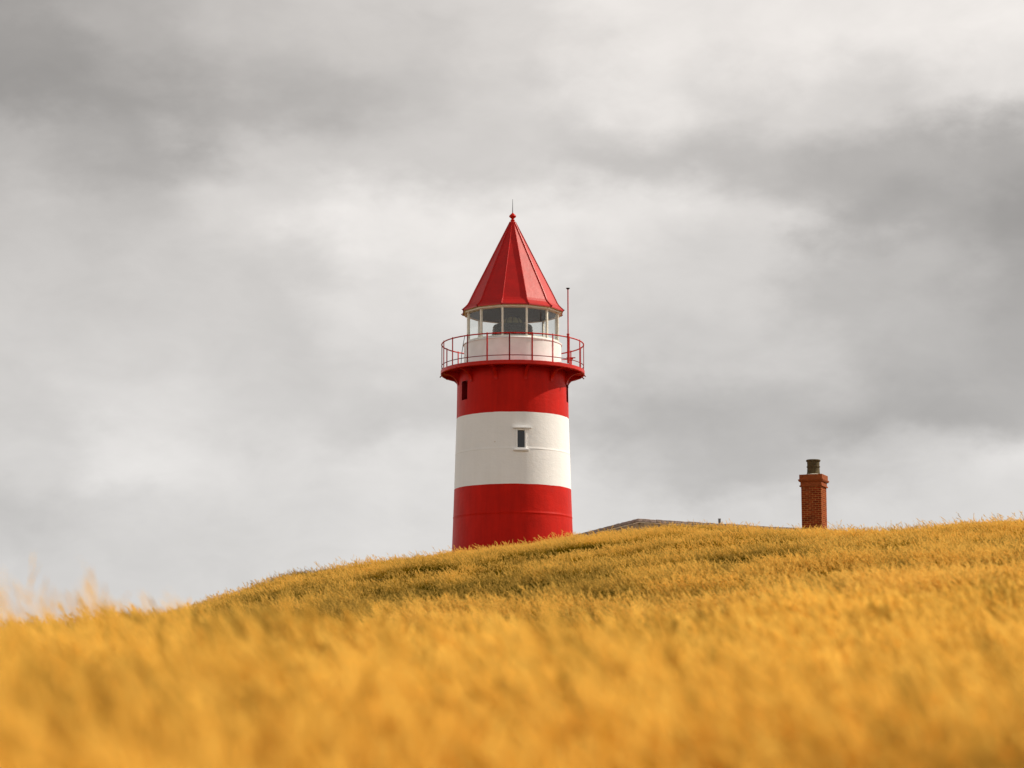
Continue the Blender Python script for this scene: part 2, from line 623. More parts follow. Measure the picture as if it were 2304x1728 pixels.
# roof: twelve bell-cast facets with standing seams
prf = [(116, 702.5), (110.5, 697.5), (105.5, 692.5), (101.5, 686.5), (98, 679), (88, 659), (66, 617), (35, 557), (5.5, 500)]
P = [(rl(p, v), zb(v)) for p, v in prf]
b = MB()
b.lathe([(P[0][0] - .02, P[0][1] - .05), (P[0][0], P[0][1] - .045)] + P + [(0.001, P[-1][1])], 12, OFF)
for k in range(12):
    a = -12.5 + 30 * k
    tx = cyl(1, a + 90, 0)
    pts = [cyl(r, a, z) for r, z in P]
    for q in range(len(pts) - 1):
        p0, p1 = pts[q], pts[q + 1]
        d = (p1 - p0).normalized()
        nn = tx.cross(d).normalized()
        if nn.dot(cyl(1, a, 0)) < 0: nn = -nn
        wd = .020
        b.idx([p0 + tx * wd - nn * .02, p0 - tx * wd - nn * .02, p0 - tx * wd * .6 + nn * .032, p0 + tx * wd * .6 + nn * .032,
               p1 + tx * wd - nn * .02, p1 - tx * wd - nn * .02, p1 - tx * wd * .6 + nn * .032, p1 + tx * wd * .6 + nn * .032],
              [(0, 3, 7, 4), (3, 2, 6, 7), (2, 1, 5, 6), (0, 1, 2, 3), (4, 7, 6, 5)])
roof = b.build('roof', M['roof'], lh)
b = MB()
ze = P[0][1] - .05
b.lathe([(P[0][0] - .03, ze + .02), (P[0][0] - .03, ze - .012), (RG + .10, ZG1 + .055), (RG - .02, ZG1 + .065)], 12, OFF)
b.build('soffit', M['soffit'], roof)
b = MB()
b.lathe([(RG + .05, ZG1 + .062), (RG + .13, ZG1 + .058), (RG + .13, ZG1 - .01), (RG + .05, ZG1 - .012), (RG + .05, ZG1 + .062)], 12, OFF)
b.build('fascia', M['cream'], roof)
for k in range(12):                            # little gutter hooks at the eave corners
    b = MB()
    a = -12.5 + 30 * k
    b.tube(cyl(P[0][0] - .03, a, ze - .01), cyl(P[0][0] + .05, a, ze + .06), .018, 6)
    b.build('eave_hook', M['dark_red'], roof)
zf = P[-1][1]
b = MB()
b.lathe([(.092, zf - .01), (.10, zf + .01), (.06, zf + .035), (.085, zf + .065), (.085, zf + .085), (.045, zf + .11), (.05, zf + .14), (.11, zf + .185),
         (.138, zf + .225), (.12, zf + .265), (.07, zf + .31), (.03, zf + .35), (.012, zf + .37), (.001, zf + .37)], 24)
b.build('finial', M['red'], roof, smooth=50)
b = MB()
b.tube((0, 0, zf + .35), (0, 0, zb(448)), .016, 8, .006)
b.build('lightning_rod', M['iron'], roof)

# thin mast clamped to the railing, with its clamp and top plate
am = 49.3
b = MB()
base = cyl(RR + .03, am, 0)
zm0, zm1 = ZD + .02, zat(650, LY - 1.7) - Z_BASE
b.tube(base + up * zm0, base + up * zm1, .023, 10)
mast = b.build('mast', M['red'], lh, smooth=60)
b = MB()
b.tube(base + up * zm0, base + up * (ZH + .08), .042, 10)
b.tube(base + up * (ZH + .08), base + up * (ZH + .12), .055, 10)
b.build('mast_sleeve', M['red'], mast, smooth=60)
b = MB()
b.tube(base + up * zm1, base + up * (zm1 + .02), .075, 12)
b.tube(base + up * (zm1 - .04), base + up * zm1, .03, 12, .06)
b.build('mast_cap', M['iron'], mast, smooth=40)

# small red stand on the gallery beside the mast
b = MB()
c0 = cyl(RR - .28, 112, ZD)
b.tube(c0, c0 + up * .62, .035, 8)
b.tube(c0 + up * .55, c0 + up * .66, .04, 12, .10)
b.box(c0 + up * .67, (.17, .05, .012))
b.box(c0 + up * .01, (.1, .1, .012))
b.tube(c0 + up * .62, c0 + Vector((-.45, .1, .60)), .016, 6)
b.tube(c0 + Vector((-.45, .1, 0)), c0 + Vector((-.45, .1, .62)), .022, 6)
b.build('gallery_stand', M['red'], lh)
# loose cable hanging from the lantern on the left
b = MB()
pts = [cyl(RG + .1, -80, ZM + .28), cyl(RG + .16, -81, ZM - .05), cyl(RM + .09, -83, ZM - .35), cyl(RM + .12, -85, ZM - .8), cyl(RM + .1, -86, ZD + .02)]
for p, q in zip(pts, pts[1:]):
    b.tube(p, q, .012, 6)
b.build('cable', M['iron'], lh)

# ------------------------------------------------------------------ terrain
US = np.array([-700, 0, 330, 700, 1020, 1290, 1600, 1900, 2304, 3000], float)
YS = np.array([6, 10, 15, 20, 28, 40, 55, 70, 80, 90, 105], float)
VT = {  # row of the grass tops seen in each direction, near to far
    -700: [1545, 1425, 1440, 1455, 1480, 1500, 1510, 1520, 1530, 1540, 1560],
    0:    [1555, 1440, 1445, 1452, 1460, 1455, 1448, 1445, 1450, 1460, 1480],
    330:  [1560, 1445, 1430, 1425, 1430, 1425, 1402, 1386, 1392, 1405, 1430],
    700:  [1565, 1450, 1422, 1438, 1452, 1402, 1328, 1288, 1276, 1286, 1310],
    1020: [1565, 1462, 1434, 1446, 1456, 1384, 1300, 1252, 1236, 1246, 1270],
    1290: [1565, 1464, 1434, 1440, 1444, 1366, 1280, 1226, 1206, 1216, 1240],
    1600: [1562, 1462, 1426, 1410, 1402, 1334, 1252, 1202, 1187, 1197, 1222],
    1900: [1560, 1456, 1408, 1368, 1326, 1302, 1232, 1190, 1184, 1200, 1226],
    2304: [1555, 1448, 1398, 1352, 1294, 1278, 1212, 1172, 1178, 1200, 1226],
    3000: [1550, 1440, 1385, 1335, 1285, 1250, 1190, 1150, 1160, 1180, 1210],
}
ZT = np.zeros((len(US), len(YS)))
for i, u in enumerate(US):
    for j, Y in enumerate(YS):
        ZT[i, j] = zat(VT[int(u)][j], Y)
YF = np.concatenate([[0, 1.5, 3], YS, [130, 170, 260]])
ZT = np.concatenate([np.tile([[-.32, -.17, -.02]], (len(US), 1)), ZT, ZT[:, -1:] - np.array([[2.2, 6.5, 12.]])], axis=1)
TS = (US - 1152) / F / .985


def hermite(xk, yk, x):
    """smooth interpolation; yk [..., K] broadcast against x [N] -> [..., N]"""
    d = np.gradient(yk, xk, axis=-1)
    i = np.clip(np.searchsorted(xk, x) - 1, 0, len(xk) - 2)
    h = xk[i + 1] - xk[i]
    t = np.clip((x - xk[i]) / h, 0, 1)
    y0, y1, d0, d1 = yk[..., i], yk[..., i + 1], d[..., i] * h, d[..., i + 1] * h
    return ((2 * t**3 - 3 * t**2 + 1) * y0 + (t**3 - 2 * t**2 + t) * d0 + (-2 * t**3 + 3 * t**2) * y1 + (t**3 - t**2) * d1)


def vnoise(x, y, s, seed):
    """smooth value noise in 0..1"""
    g = np.random.default_rng(seed).random((64, 64))
    x, y = x / s + 31.7, y / s + 17.3
    i, j = np.floor(x).astype(int), np.floor(y).astype(int)
    fx, fy = x - i, y - j
    fx, fy = fx * fx * (3 - 2 * fx), fy * fy * (3 - 2 * fy)
    a = g[i % 64, j % 64] * (1 - fx) + g[(i + 1) % 64, j % 64] * fx
    c = g[i % 64, (j + 1) % 64] * (1 - fx) + g[(i + 1) % 64, (j + 1) % 64] * fx
    return a * (1 - fy) + c * fy


def grass_h(x, y):
    t = np.clip((y - 18) / 30, 0, 1)
    return .56 + (.30 - .56) * t + .08 * np.clip(x / 15, 0, 1) * t


HOLLOWS = []


def terrain(x, y):
    x, y = np.asarray(x, float), np.asarray(y, float)
    yy = np.clip(y, 0, 259)
    cols = hermite(YF, ZT, yy)                       # [U, N]
    t = np.clip(x / np.maximum(yy, 4.0), TS[0], TS[-1])
    i = np.clip(np.searchsorted(TS, t) - 1, 0, len(TS) - 2)
    dcol = np.gradient(cols, TS, axis=0)
    h = TS[i + 1] - TS[i]
    s = (t - TS[i]) / h
    k = np.arange(len(x))
    z = ((2 * s**3 - 3 * s**2 + 1) * cols[i, k] + (s**3 - 2 * s**2 + s) * dcol[i, k] * h
         + (-2 * s**3 + 3 * s**2) * cols[i + 1, k] + (s**3 - s**2) * dcol[i + 1, k] * h)
    z = z - grass_h(x, y) * .85 - .17 * np.clip((36 - yy) / 12, 0, 1) - .26 * np.clip((yy - 45) / 12, 0, 1) * (1 - .8 * np.clip((x - 11) / 5, 0, 1))
    z = z + .24 * np.exp(-((x - 5.9) / 2.0) ** 2) * np.clip((yy - 55) / 12, 0, 1)
    z = z + .07 * np.exp(-((x - 2.1) / .7) ** 2) * np.clip((yy - 55) / 12, 0, 1)
    for hx, hy, rx, ry, dp in HOLLOWS:
        z = z - dp * np.exp(-((x - hx) / rx) ** 2 - ((yy - hy) / ry) ** 2)
    far = np.clip((np.abs(x) - 40) / 120, 0, 1)
    z = z * (1 - far) + np.minimum(z, -3) * far
    bump = (vnoise(x, y, 3.1, 3) - .5) * .34 + (vnoise(x, y, 1.2, 4) - .5) * .16
    k2 = np.clip((yy - 18) / 14, .12, 1) * np.clip((300 - np.hypot(x, y)) / 150, 0, 1)
    return z + bump * k2


# hollows in the hillside, with sparser and darker green tufts: where the photograph shows one, and how wide it is
for hu, hv, rx, ry, dp in ((1120, 1335, 1.25, 1.6, .42), (1000, 1350, .7, 1.0, .3), (830, 1338, .8, 1.5, .34), (940, 1352, .4, .7, .25), (700, 1320, .6, 1.2, .28),
                           (1375, 1345, .5, 1.0, .3), (1200, 1262, .35, .9, .22), (1210, 1300, .35, .8, .2), (1420, 1290, .4, 1., .22), (1640, 1300, .5, 1.0, .25),
                           (1560, 1320, .6, 1., .28), (2030, 1293, 1.5, 1.4, .38), (1850, 1290, .6, 1., .25), (1780, 1310, .5, .9, .25), (520, 1375, .5, 1., .25),
                           (1620, 1235, .8, 1.2, .18), (1450, 1240, .5, 1., .15), (2250, 1250, .5, 1.5, .2), (600, 1345, .5, 1., .25)):
    yq = np.arange(36, 80, .25)
    zq = terrain((hu - 1152) / F / .985 * yq, yq) + .28
    vq = 864 - F * np.tan(np.arctan2(zq, yq) - TH)
    k = int(np.argmin(np.abs(vq - hv)))
    HOLLOWS.append(((hu - 1152) / F / .985 * yq[k], yq[k], rx * 1.25, ry * 1.2, dp * 1.35))


def hollow(x, y):
    h = np.zeros(len(x))
    for hx, hy, rx, ry, dp in HOLLOWS:
        h = np.maximum(h, np.exp(-((x - hx) / (rx * .85)) ** 2 - ((y - hy) / (ry * .85)) ** 2))
    return h


def axis(vals):
    return np.array(sorted(set(np.round(np.concatenate(vals), 3))))


gx = axis([np.arange(-46, 46.1, .5), np.array([50, 56, 64, 76, 92, 115, 150, 200, 300, 450, 700, 1200, 2200, 4000]),
           -np.array([50, 56, 64, 76, 92, 115, 150, 200, 300, 450, 700, 1200, 2200, 4000])])
gy = axis([np.arange(-4, 120, .5), np.array([124, 130, 140, 155, 175, 200, 240, 300, 450, 700, 1200, 2200, 4500]),
           -np.array([6, 10, 18, 30, 60, 120, 300, 700, 1500, 3000])])
X, Yg = np.meshgrid(gx, gy, indexing='ij')
Z = terrain(X.ravel(), Yg.ravel())
vv = np.column_stack([X.ravel(), Yg.ravel(), Z])
ny = len(gy)
ii, jj = np.meshgrid(np.arange(len(gx) - 1), np.arange(ny - 1), indexing='ij')
q = (ii * ny + jj).ravel()
faces = np.column_stack([q, q + ny, q + ny + 1, q + 1])
me = bpy.data.meshes.new('ground')
me.from_pydata(vv.tolist(), [], faces.tolist())
me.materials.append(M['ground'])
me.polygons.foreach_set('use_smooth', [True] * len(me.polygons))
g = bpy.data.objects.new('ground', me)
COL.objects.link(g)
tag(g, 'dry grassy hillside rising from the camera to the lighthouse', 'hill', kind='structure')


# ------------------------------------------------------------------ grass tufts
class Tuft:
    def __init__(self):
        self.v, self.f, self.bl, self.sd = [], [], [], []

    def ribbon(self, pts, w, side, bl, sd):
        i = len(self.v)
        n = len(pts)
        for k, p in enumerate(pts):
            ww = w[k]
            self.v += [tuple(p + side * ww), tuple(p - side * ww)]
            self.bl += [bl, bl]
            self.sd += [sd, sd]
        for k in range(n - 1):
            a = i + 2 * k
            self.f.append((a, a + 1, a + 3, a + 2))

    def stem(self, x, y, h, lean, az, wid, bl, curve=1.6, seg=3, seed=None):
        d = Vector((math.cos(az), math.sin(az), 0))
        s = random.random() * PI
        side = Vector((math.cos(s), math.sin(s), 0))
        pts = []
        for k in range(seg + 1):
            t = k / seg
            pts.append(Vector((x, y, 0)) + d * (lean * h * t ** curve) + Vector((0, 0, h * (t - .12 * lean * t * t))))
        w = [wid * (1 - .75 * (k / seg)) * .5 for k in range(seg + 1)]
        self.ribbon(pts, w, side, bl, 0.)
        if seed:
            L, W, n = seed
            tip = pts[-1]
            dr = (pts[-1] - pts[-2]).normalized()
            for k in range(n):
                t = k / max(1, n - 1)
                o = tip - dr * L * (1 - t) * .8
                aa = random.random() * 2 * PI
                e = Vector((math.cos(aa), math.sin(aa), .2))
                q = o + (dr * .75 + e * .32 + d * .25) * L * (.35 + .25 * random.random())
                m = (o + q) / 2 + e * W * .2
                sd = e.cross(dr).normalized()
                self.ribbon([o, m, q], [W * .12, W * .5, W * .06], sd, bl, 1.)


def tuft_tall(nst, nbl, rad, h0, h1, sw, wscale=1., wild=.6):
    t = Tuft()
    for _ in range(nst):
        a, r = random.random() * 2 * PI, rad * math.sqrt(random.random())
        h = random.uniform(h0, h1)
        t.stem(r * math.cos(a), r * math.sin(a), h, random.uniform(.15, .75), PI + random.gauss(0, wild), .0035 * wscale, random.random(),
               seg=4, seed=(random.uniform(.10, .18) * (h / .6), .011 * sw, 7))
    for _ in range(nbl):
        a, r = random.random() * 2 * PI, rad * math.sqrt(random.random())
        t.stem(r * math.cos(a), r * math.sin(a), random.uniform(h0 * .4, h1 * .75), random.uniform(.2, 1.1), PI + random.gauss(0, 1.1),
               random.uniform(.004, .007) * wscale, random.random() * .8)
    return t


def tuft_low(nbl, rad, h0, h1, wid, spread=1.6):
    t = Tuft()
    for _ in range(nbl):
        a, r = random.random() * 2 * PI, rad * math.sqrt(random.random())
        t.stem(r * math.cos(a), r * math.sin(a), random.uniform(h0, h1), random.uniform(.2, 1.0), PI + random.gauss(0, spread),
               random.uniform(.6, 1.2) * wid, random.random())
    return t


def scatter(name, tufts, pts, tint, scl, material, label):
    """one object: the tuft shapes plus a point for every place one grows; geometry nodes set a tuft on every point"""
    nv = sum(len(t.v) for t in tufts)
    n = len(pts)
    V = np.zeros((nv + n, 3))
    pid = np.zeros(nv + n, np.int32)
    proto = np.zeros(nv + n, np.float32)
    bl = np.zeros(nv + n, np.float32)
    sd = np.zeros(nv + n, np.float32)
    faces = []
    k = 0
    for i, t in enumerate(tufts):
        m = len(t.v)
        V[k:k + m] = t.v
        pid[k:k + m] = i
        proto[k:k + m] = 1
        bl[k:k + m] = t.bl
        sd[k:k + m] = t.sd
        faces += [tuple(x + k for x in f) for f in t.f]
        k += m
    V[k:] = pts
    me = bpy.data.meshes.new(name)
    me.from_pydata(V.tolist(), [], faces)
    me.materials.append(material)

    def attr(nm, typ, val, key='value'):
        a = me.attributes.new(nm, typ, 'POINT')
        a.data.foreach_set(key, np.ascontiguousarray(val).ravel())

    attr('pid', 'INT', pid)
    attr('proto', 'FLOAT', proto)
    attr('blade', 'FLOAT', bl)
    attr('seed', 'FLOAT', sd)
    z = np.zeros(nv, np.float32)
    attr('tint', 'FLOAT', np.concatenate([z, tint]).astype(np.float32))
    attr('scl', 'FLOAT', np.concatenate([z, scl]).astype(np.float32))
    attr('pick', 'INT', np.concatenate([z, rng.integers(0, len(tufts), n)]).astype(np.int32))
    rot = np.zeros((nv + n, 3), np.float32)
    rot[nv:, 0] = rng.normal(0, .10, n)
    rot[nv:, 1] = rng.normal(-.05, .10, n)
    rot[nv:, 2] = rng.normal(0, .55, n)
    attr('rot', 'FLOAT_VECTOR', rot, 'vector')
    o = bpy.data.objects.new(name, me)
    COL.objects.link(o)
    ng = bpy.data.node_groups.new(name + '_growth', 'GeometryNodeTree')
    ng.interface.new_socket('Geometry', in_out='INPUT', socket_type='NodeSocketGeometry')
    ng.interface.new_socket('Geometry', in_out='OUTPUT', socket_type='NodeSocketGeometry')
    N, L = ng.nodes, ng.links
    gi, go = N.new('NodeGroupInput'), N.new('NodeGroupOutput')

    def named(nm, typ):
        a = N.new('GeometryNodeInputNamedAttribute')
        a.data_type = typ
        a.inputs[0].default_value = nm
        return a.outputs[0]

    sep = N.new('GeometryNodeSeparateGeometry')
    sep.domain = 'POINT'
    cmp = N.new('FunctionNodeCompare')
    L.new(named('proto', 'FLOAT'), cmp.inputs[0])
    cmp.inputs[1].default_value = .5
    cmp.operation = 'GREATER_THAN'
    L.new(gi.outputs[0], sep.inputs[0])
    L.new(cmp.outputs[0], sep.inputs[1])
    sp = N.new('GeometryNodeSplitToInstances')
    sp.domain = 'POINT'
    L.new(sep.outputs[0], sp.inputs['Geometry'])
    L.new(named('pid', 'INT'), sp.inputs['Group ID'])
    ip = N.new('GeometryNodeInstanceOnPoints')
    L.new(sep.outputs[1], ip.inputs['Points'])
    L.new(sp.outputs[0], ip.inputs['Instance'])
    ip.inputs['Pick Instance'].default_value = True
    L.new(named('pick', 'INT'), ip.inputs['Instance Index'])
    er = N.new('FunctionNodeEulerToRotation')
    L.new(named('rot', 'FLOAT_VECTOR'), er.inputs[0])
    L.new(er.outputs[0], ip.inputs['Rotation'])
    L.new(named('scl', 'FLOAT'), ip.inputs['Scale'])
    L.new(ip.outputs[0], go.inputs[0])
    md = o.modifiers.new('growth', 'NODES')
    md.node_group = ng
    tag(o, label, 'grass', kind='stuff')
    return o


def sample(y0, y1, dens, margin=2.5):
    wmax = .222 * y1 + margin
    n = int((y1 - y0) * 2 * wmax * dens)
    y = rng.uniform(y0, y1, n)
    x = rng.uniform(-wmax, wmax, n)
    k = np.abs(x) < .222 * y + margin
    x, y = x[k], y[k]
    # nothing grows inside the tower or the building
    k = np.hypot(x - LX, y - LY) > 2.42
    return x[k], y[k]


GOLD = grass_mat('ripe_grass', (.15, .075, .003), (.50, .22, .006), (.88, .458, .018), (.95, .63, .14))
HILL = grass_mat('hill_grass', (.026, .031, .002), (.12, .077, .003), (.50, .275, .012), (.95, .60, .14))

# near field: tall ripe grass
tall = [tuft_tall(16, 20, .17, .38, .66, 1.) for _ in range(12)]
x, y = sample(1.25, 24, 34)
z = terrain(x, y)
patch = vnoise(x, y, .9, 21) * .6 + vnoise(x, y, .33, 22) * .4
tint = np.clip(.60 + (patch - .5) * 2.0 + rng.normal(0, .12, len(x)), 0, 1)
scl = np.clip(.92 + (vnoise(x, y, 1.3, 23) - .5) * .5 + rng.normal(0, .10, len(x)), .55, 1.35)
scatter('tall_grass', tall, np.column_stack([x, y, z]), tint, scl, GOLD, 'tall ripe golden grass with feathery seed heads filling the foreground')

# middle field
mid = [tuft_tall(16, 26, .20, .28, .50, 1.0, 1.1, 1.0) for _ in range(12)]
x, y = sample(22, 48, 26)
patch = vnoise(x, y, 2.1, 31) * .5 + vnoise(x, y, .8, 32) * .5
hol = hollow(x, y)
keep = ((patch > .47) | (rng.random(len(x)) < .25)) & (rng.random(len(x)) > hol * 1.1)
x, y, patch, hol = x[keep], y[keep], patch[keep], hol[keep]
z = terrain(x, y)
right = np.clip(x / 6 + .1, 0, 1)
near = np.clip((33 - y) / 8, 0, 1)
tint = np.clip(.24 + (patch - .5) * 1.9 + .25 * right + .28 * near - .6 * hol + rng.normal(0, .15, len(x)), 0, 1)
scl = np.clip(.85 + (patch - .5) * .7 + rng.normal(0, .14, len(x)), .4, 1.3)
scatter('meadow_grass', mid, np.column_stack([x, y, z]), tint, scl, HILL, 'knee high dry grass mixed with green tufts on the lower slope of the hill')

# hill crest
hill = [tuft_tall(15, 34, .22, .15, .36, .9, 1.2, 1.2) for _ in range(14)]
x, y = sample(44, 112, 22)
patch = vnoise(x, y, 2.6, 41) * .5 + vnoise(x, y, .8, 42) * .5
hol = hollow(x, y)
keep = ((patch > .47) | (rng.random(len(x)) < .25) | (y > 84)) & (rng.random(len(x)) > hol * 1.1)
x, y, patch, hol = x[keep], y[keep], patch[keep], hol[keep]
z = terrain(x, y)
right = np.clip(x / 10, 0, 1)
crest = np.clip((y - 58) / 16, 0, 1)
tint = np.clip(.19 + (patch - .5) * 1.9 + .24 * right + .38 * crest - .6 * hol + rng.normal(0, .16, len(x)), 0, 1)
scl = np.clip(.9 + (patch - .5) * .6 + .25 * right + rng.normal(0, .15, len(x)), .4, 1.5)
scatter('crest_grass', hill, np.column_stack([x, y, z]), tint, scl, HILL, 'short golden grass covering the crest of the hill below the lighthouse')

# single stalks that overtop the crest
stalk = [tuft_tall(3, 0, .10, .30, .52, .8, 1.2, 1.0) for _ in range(10)]
x, y = sample(56, 92, 1.6)
scatter('crest_stalks', stalk, np.column_stack([x, y, terrain(x, y)]), rng.uniform(.45, 1, len(x)), rng.uniform(.6, 1.2, len(x)) * (1 + .35 * np.clip((x - 8) / 6, 0, 1)), HILL,
        'thin pale seed stalks standing above the short crest grass')

# lone seed stems standing clear of the near grass on the left
lone = [tuft_tall(3, 0, .14, .62, .98, .62, .75) for _ in range(8)]
yy_ = rng.uniform(7, 12.5, 100)
xx_ = yy_ * rng.uniform(-.225, -.08, 100)
scatter('seed_stems', lone, np.column_stack([xx_, yy_, terrain(xx_, yy_)]), np.full(100, .8), rng.uniform(.82, 1.06, 100) * np.clip(1.0 - (xx_ / yy_ + .2) * 1.5, .7, 1.05), GOLD,
        'tall loose seed stems rising above the near grass against the sky')

# low green and brown undergrowth
low = [tuft_low(46, .26, .07, .20, .012) for _ in range(8)]
x, y = sample(16, 92, 9)
z = terrain(x, y)
patch = vnoise(x, y, 2.0, 51)
tint = np.clip(.15 + (patch - .5) * .5 + rng.normal(0, .08, len(x)), 0, 1)
scl = rng.uniform(.7, 1.3, len(x))
scatter('undergrowth', low, np.column_stack([x, y, z]), tint, scl, HILL, 'low green and brown turf growing between the taller golden tufts')

# ------------------------------------------------------------------ low stone building behind the crest
A = at(1437, 1167, 96)
zt = A.z
L_ = at(1328, 1195, zt / math.tan(TH + math.atan((864 - 1195) / F)))
R_ = at(1727, 1184.5, zt / math.tan(TH + math.atan((864 - 1184.5) / F)))
d1 = Vector((R_.x - A.x, R_.y - A.y, 0)).normalized()
d2 = Vector((L_.x - A.x, L_.y - A.y, 0)).normalized()
W1, W2 = 8.6, 9.0
zg = float(terrain([A.x + 2], [A.y + 2])[0]) - .4
bd = empty('stone_building', (A.x, A.y, zg))
tag(bd, 'low flat roofed stone building mostly hidden behind the crest right of the lighthouse', 'building')
H = zt - zg
b = MB()
e = .10
for (p, q, dd) in ((d1 * e + d2 * e, d1 * (W1 - e) + d2 * e, d2), (d1 * e + d2 * (W2 - e), d1 * (W1 - e) + d2 * (W2 - e), d2),
                   (d1 * e + d2 * e, d1 * e + d2 * (W2 - e), d1), (d1 * (W1 - e) + d2 * e, d1 * (W1 - e) + d2 * (W2 - e), d1)):
    b.box((p + q) / 2 + up * (H - .16) / 2, ((q - p).length / 2, .09, (H - .16) / 2), ((q - p).normalized(), dd, up))
b.build('wall', M['stone'], bd)
b = MB()
b.box(d1 * W1 / 2 + d2 * W2 / 2 + up * (H - .30), (W1 / 2 - .2, W2 / 2 - .2, .05), (d1, d2, up))
b.build('roof', M['lead'], bd)
b = MB()
random.seed(3)


def course(p0, d, dn, length):
    x = 0.
    while x < length:
        w = random.uniform(.26, .34)
        w = min(w, length - x)
        if w > .03:
            jz = random.uniform(-.008, .012)
            b.box(p0 + d * (x + w / 2) + up * (H - .065 + jz), (w / 2 - .006, .17, .06), (d, dn, up))
        x += w


course(d2 * .1 - d1 * .06, d1, d2, W1 + .12)
course(d2 * (W2 - .1) - d1 * .06, d1, d2, W1 + .12)
course(d1 * .1 + d2 * .28, d2, d1, W2 - .56)
course(d1 * (W1 - .1) + d2 * .28, d2, d1, W2 - .56)
b.build('coping', M['coping'], bd, bevel=.01)
b = MB()                                       # pale mortar bed under the coping
for (p, q, dd) in ((d2 * .02, d1 * W1 + d2 * .02, d2), (d1 * .02 + d2 * .05, d1 * .02 + d2 * W2, d1)):
    b.box((p + q) / 2 + up * (H - .145), ((q - p).length / 2, .03, .017), ((q - p).normalized(), dd, up))
b.build('mortar_bed', M['cream'], bd)
vp = at(1619, 1177, 98.1)
pl = Vector((vp.x - A.x, vp.y - A.y, 0))
b = MB()
ztop = zat(1167.5, 98.1) - zg
b.tube(pl + up * (H - .3), pl + up * ztop, .05, 10)
b.tube(pl + up * (ztop - .10), pl + up * (ztop - .07), .065, 10)
b.tube(pl + up * (ztop - .02), pl + up * (ztop + .01), .065, 10)
b.build('vent_pipe', M['lead'], bd, smooth=50)

# ------------------------------------------------------------------ brick chimney
CY = 92.5
cc = at(1848, 1120, CY)                        # near corner
be = R(22)
e1 = Vector((-math.cos(be), math.sin(be), 0))  # along the shaded face
e2 = Vector((math.sin(be), math.cos(be), 0))   # along the sunlit face
px = CY / F * .985
S = 47.3 * px * 1.0
czg = float(terrain([cc.x], [cc.y + .4])[0]) - .3
mid_ = Vector((cc.x, cc.y, 0)) + (e1 + e2) * S / 2
ch = empty('brick_chimney', (mid_.x, mid_.y, czg))
ch.rotation_euler = (0, 0, math.atan2(e2.y, e2.x))
tag(ch, 'tall red brick chimney stack with a single round pot rising behind the grassy crest', 'chimney')
zc_ = lambda v: zat(v, CY) - czg
b = MB()
b.box((0, 0, zc_(1092) / 2), (S / 2, S / 2, zc_(1092) / 2))
b.build('stack', M['brick'], ch)
b = MB()


def band(v0, v1, out0, out1=None):
    z0, z1 = zc_(v0), zc_(v1)
    o1 = out0 if out1 is None else out1
    h0, h1 = S / 2 + out0, S / 2 + o1
    vs = [(-h0, -h0, z0), (h0, -h0, z0), (h0, h0, z0), (-h0, h0, z0), (-h1, -h1, z1), (h1, -h1, z1), (h1, h1, z1), (-h1, h1, z1)]
    b.idx(vs, [(0, 3, 2, 1), (4, 5, 6, 7), (0, 1, 5, 4), (1, 2, 6, 5), (2, 3, 7, 6), (3, 0, 4, 7)])


band(1093.5, 1090.5, .055)
band(1090.4, 1082.6, .022)
band(1082.5, 1079.4, .062, .095)
band(1079.3, 1077.0, .095)
band(1076.9, 1066.2, .055)
b.build('cap', M['terracotta'], ch, bevel=.006)
pc = (0, 0)
b = MB()
rp = lambda v, p: (p * px, zc_(v))
pp = [rp(1066.2, 17), rp(1064, 16.5), rp(1061, 14.8), rp(1048.5, 14.2), rp(1048, 15.6), rp(1046, 15.6), rp(1045.5, 14.2), rp(1036, 14.4), rp(1034.5, 16.5),
      rp(1032.5, 17), rp(1031, 15.5), rp(1030.6, 12), rp(1036, 11.5), rp(1060, 11.5)]
b.lathe(pp, 32)
b.build('chimney_pot', M['pot'], ch, smooth=35)
b = MB()
b.lathe([rp(1066.1, 22), rp(1065.2, 22), rp(1063.5, 15)], 32)
b.build('flaunching', M['cream'], ch, smooth=40)

# ------------------------------------------------------------------ sky and sun
SUN = Vector((.752, .185, .633)).normalized()
elev = math.asin(SUN.z)
wd = bpy.data.worlds.new('World')
sc.world = wd
wd.use_nodes = True
t = NT(wd.node_tree)
out = t.n('ShaderNodeOutputWorld')
bg = t.n('ShaderNodeBackground', ins={'Strength': .1})
sky = t.n('ShaderNodeTexSky', sky_type='NISHITA')
sky.sun_disc = False
sky.sun_elevation = elev
sky.sun_rotation = math.atan2(SUN.x, SUN.y)
d = t.n('ShaderNodeTexCoord').outputs['Generated']
sp = t.n('ShaderNodeSeparateXYZ', ins={0: d})
az = t.math('ARCTAN2', sp.outputs[0], sp.outputs[1])
el = t.math('ARCSINE', sp.outputs[2])
cv = t.n('ShaderNodeCombineXYZ', ins={0: t.math('MULTIPLY', az, 9.), 1: t.math('MULTIPLY', el, 15.), 2: t.math('MULTIPLY', sp.outputs[1], 2.)}).outputs[0]
# wind-torn edges: the cloud layers are displaced by noise
n1 = t.noise(cv, 1.6, 6, .55)
n2 = t.noise(t.n('ShaderNodeVectorMath', operation='ADD', ins={0: cv, 1: (7.3, 2.1, 4.4)}).outputs[0], 2.2, 6, .55)
azw = t.math('ADD', az, t.math('MULTIPLY', t.math('SUBTRACT', n1, .5), .13))
elw = t.math('ADD', el, t.math('MULTIPLY_ADD', t.math('SUBTRACT', n2, .5), .05, .0085))
ax = lambda u: math.atan((u - 1152) / F)
ev = lambda v: TH + math.atan((864 - v) / F)
pos = t.mapr(azw, ax(-150), ax(2454))


def lin(c):
    c = c / 255
    return c / 12.92 if c <= .04045 else ((c + .055) / 1.055) ** 2.4


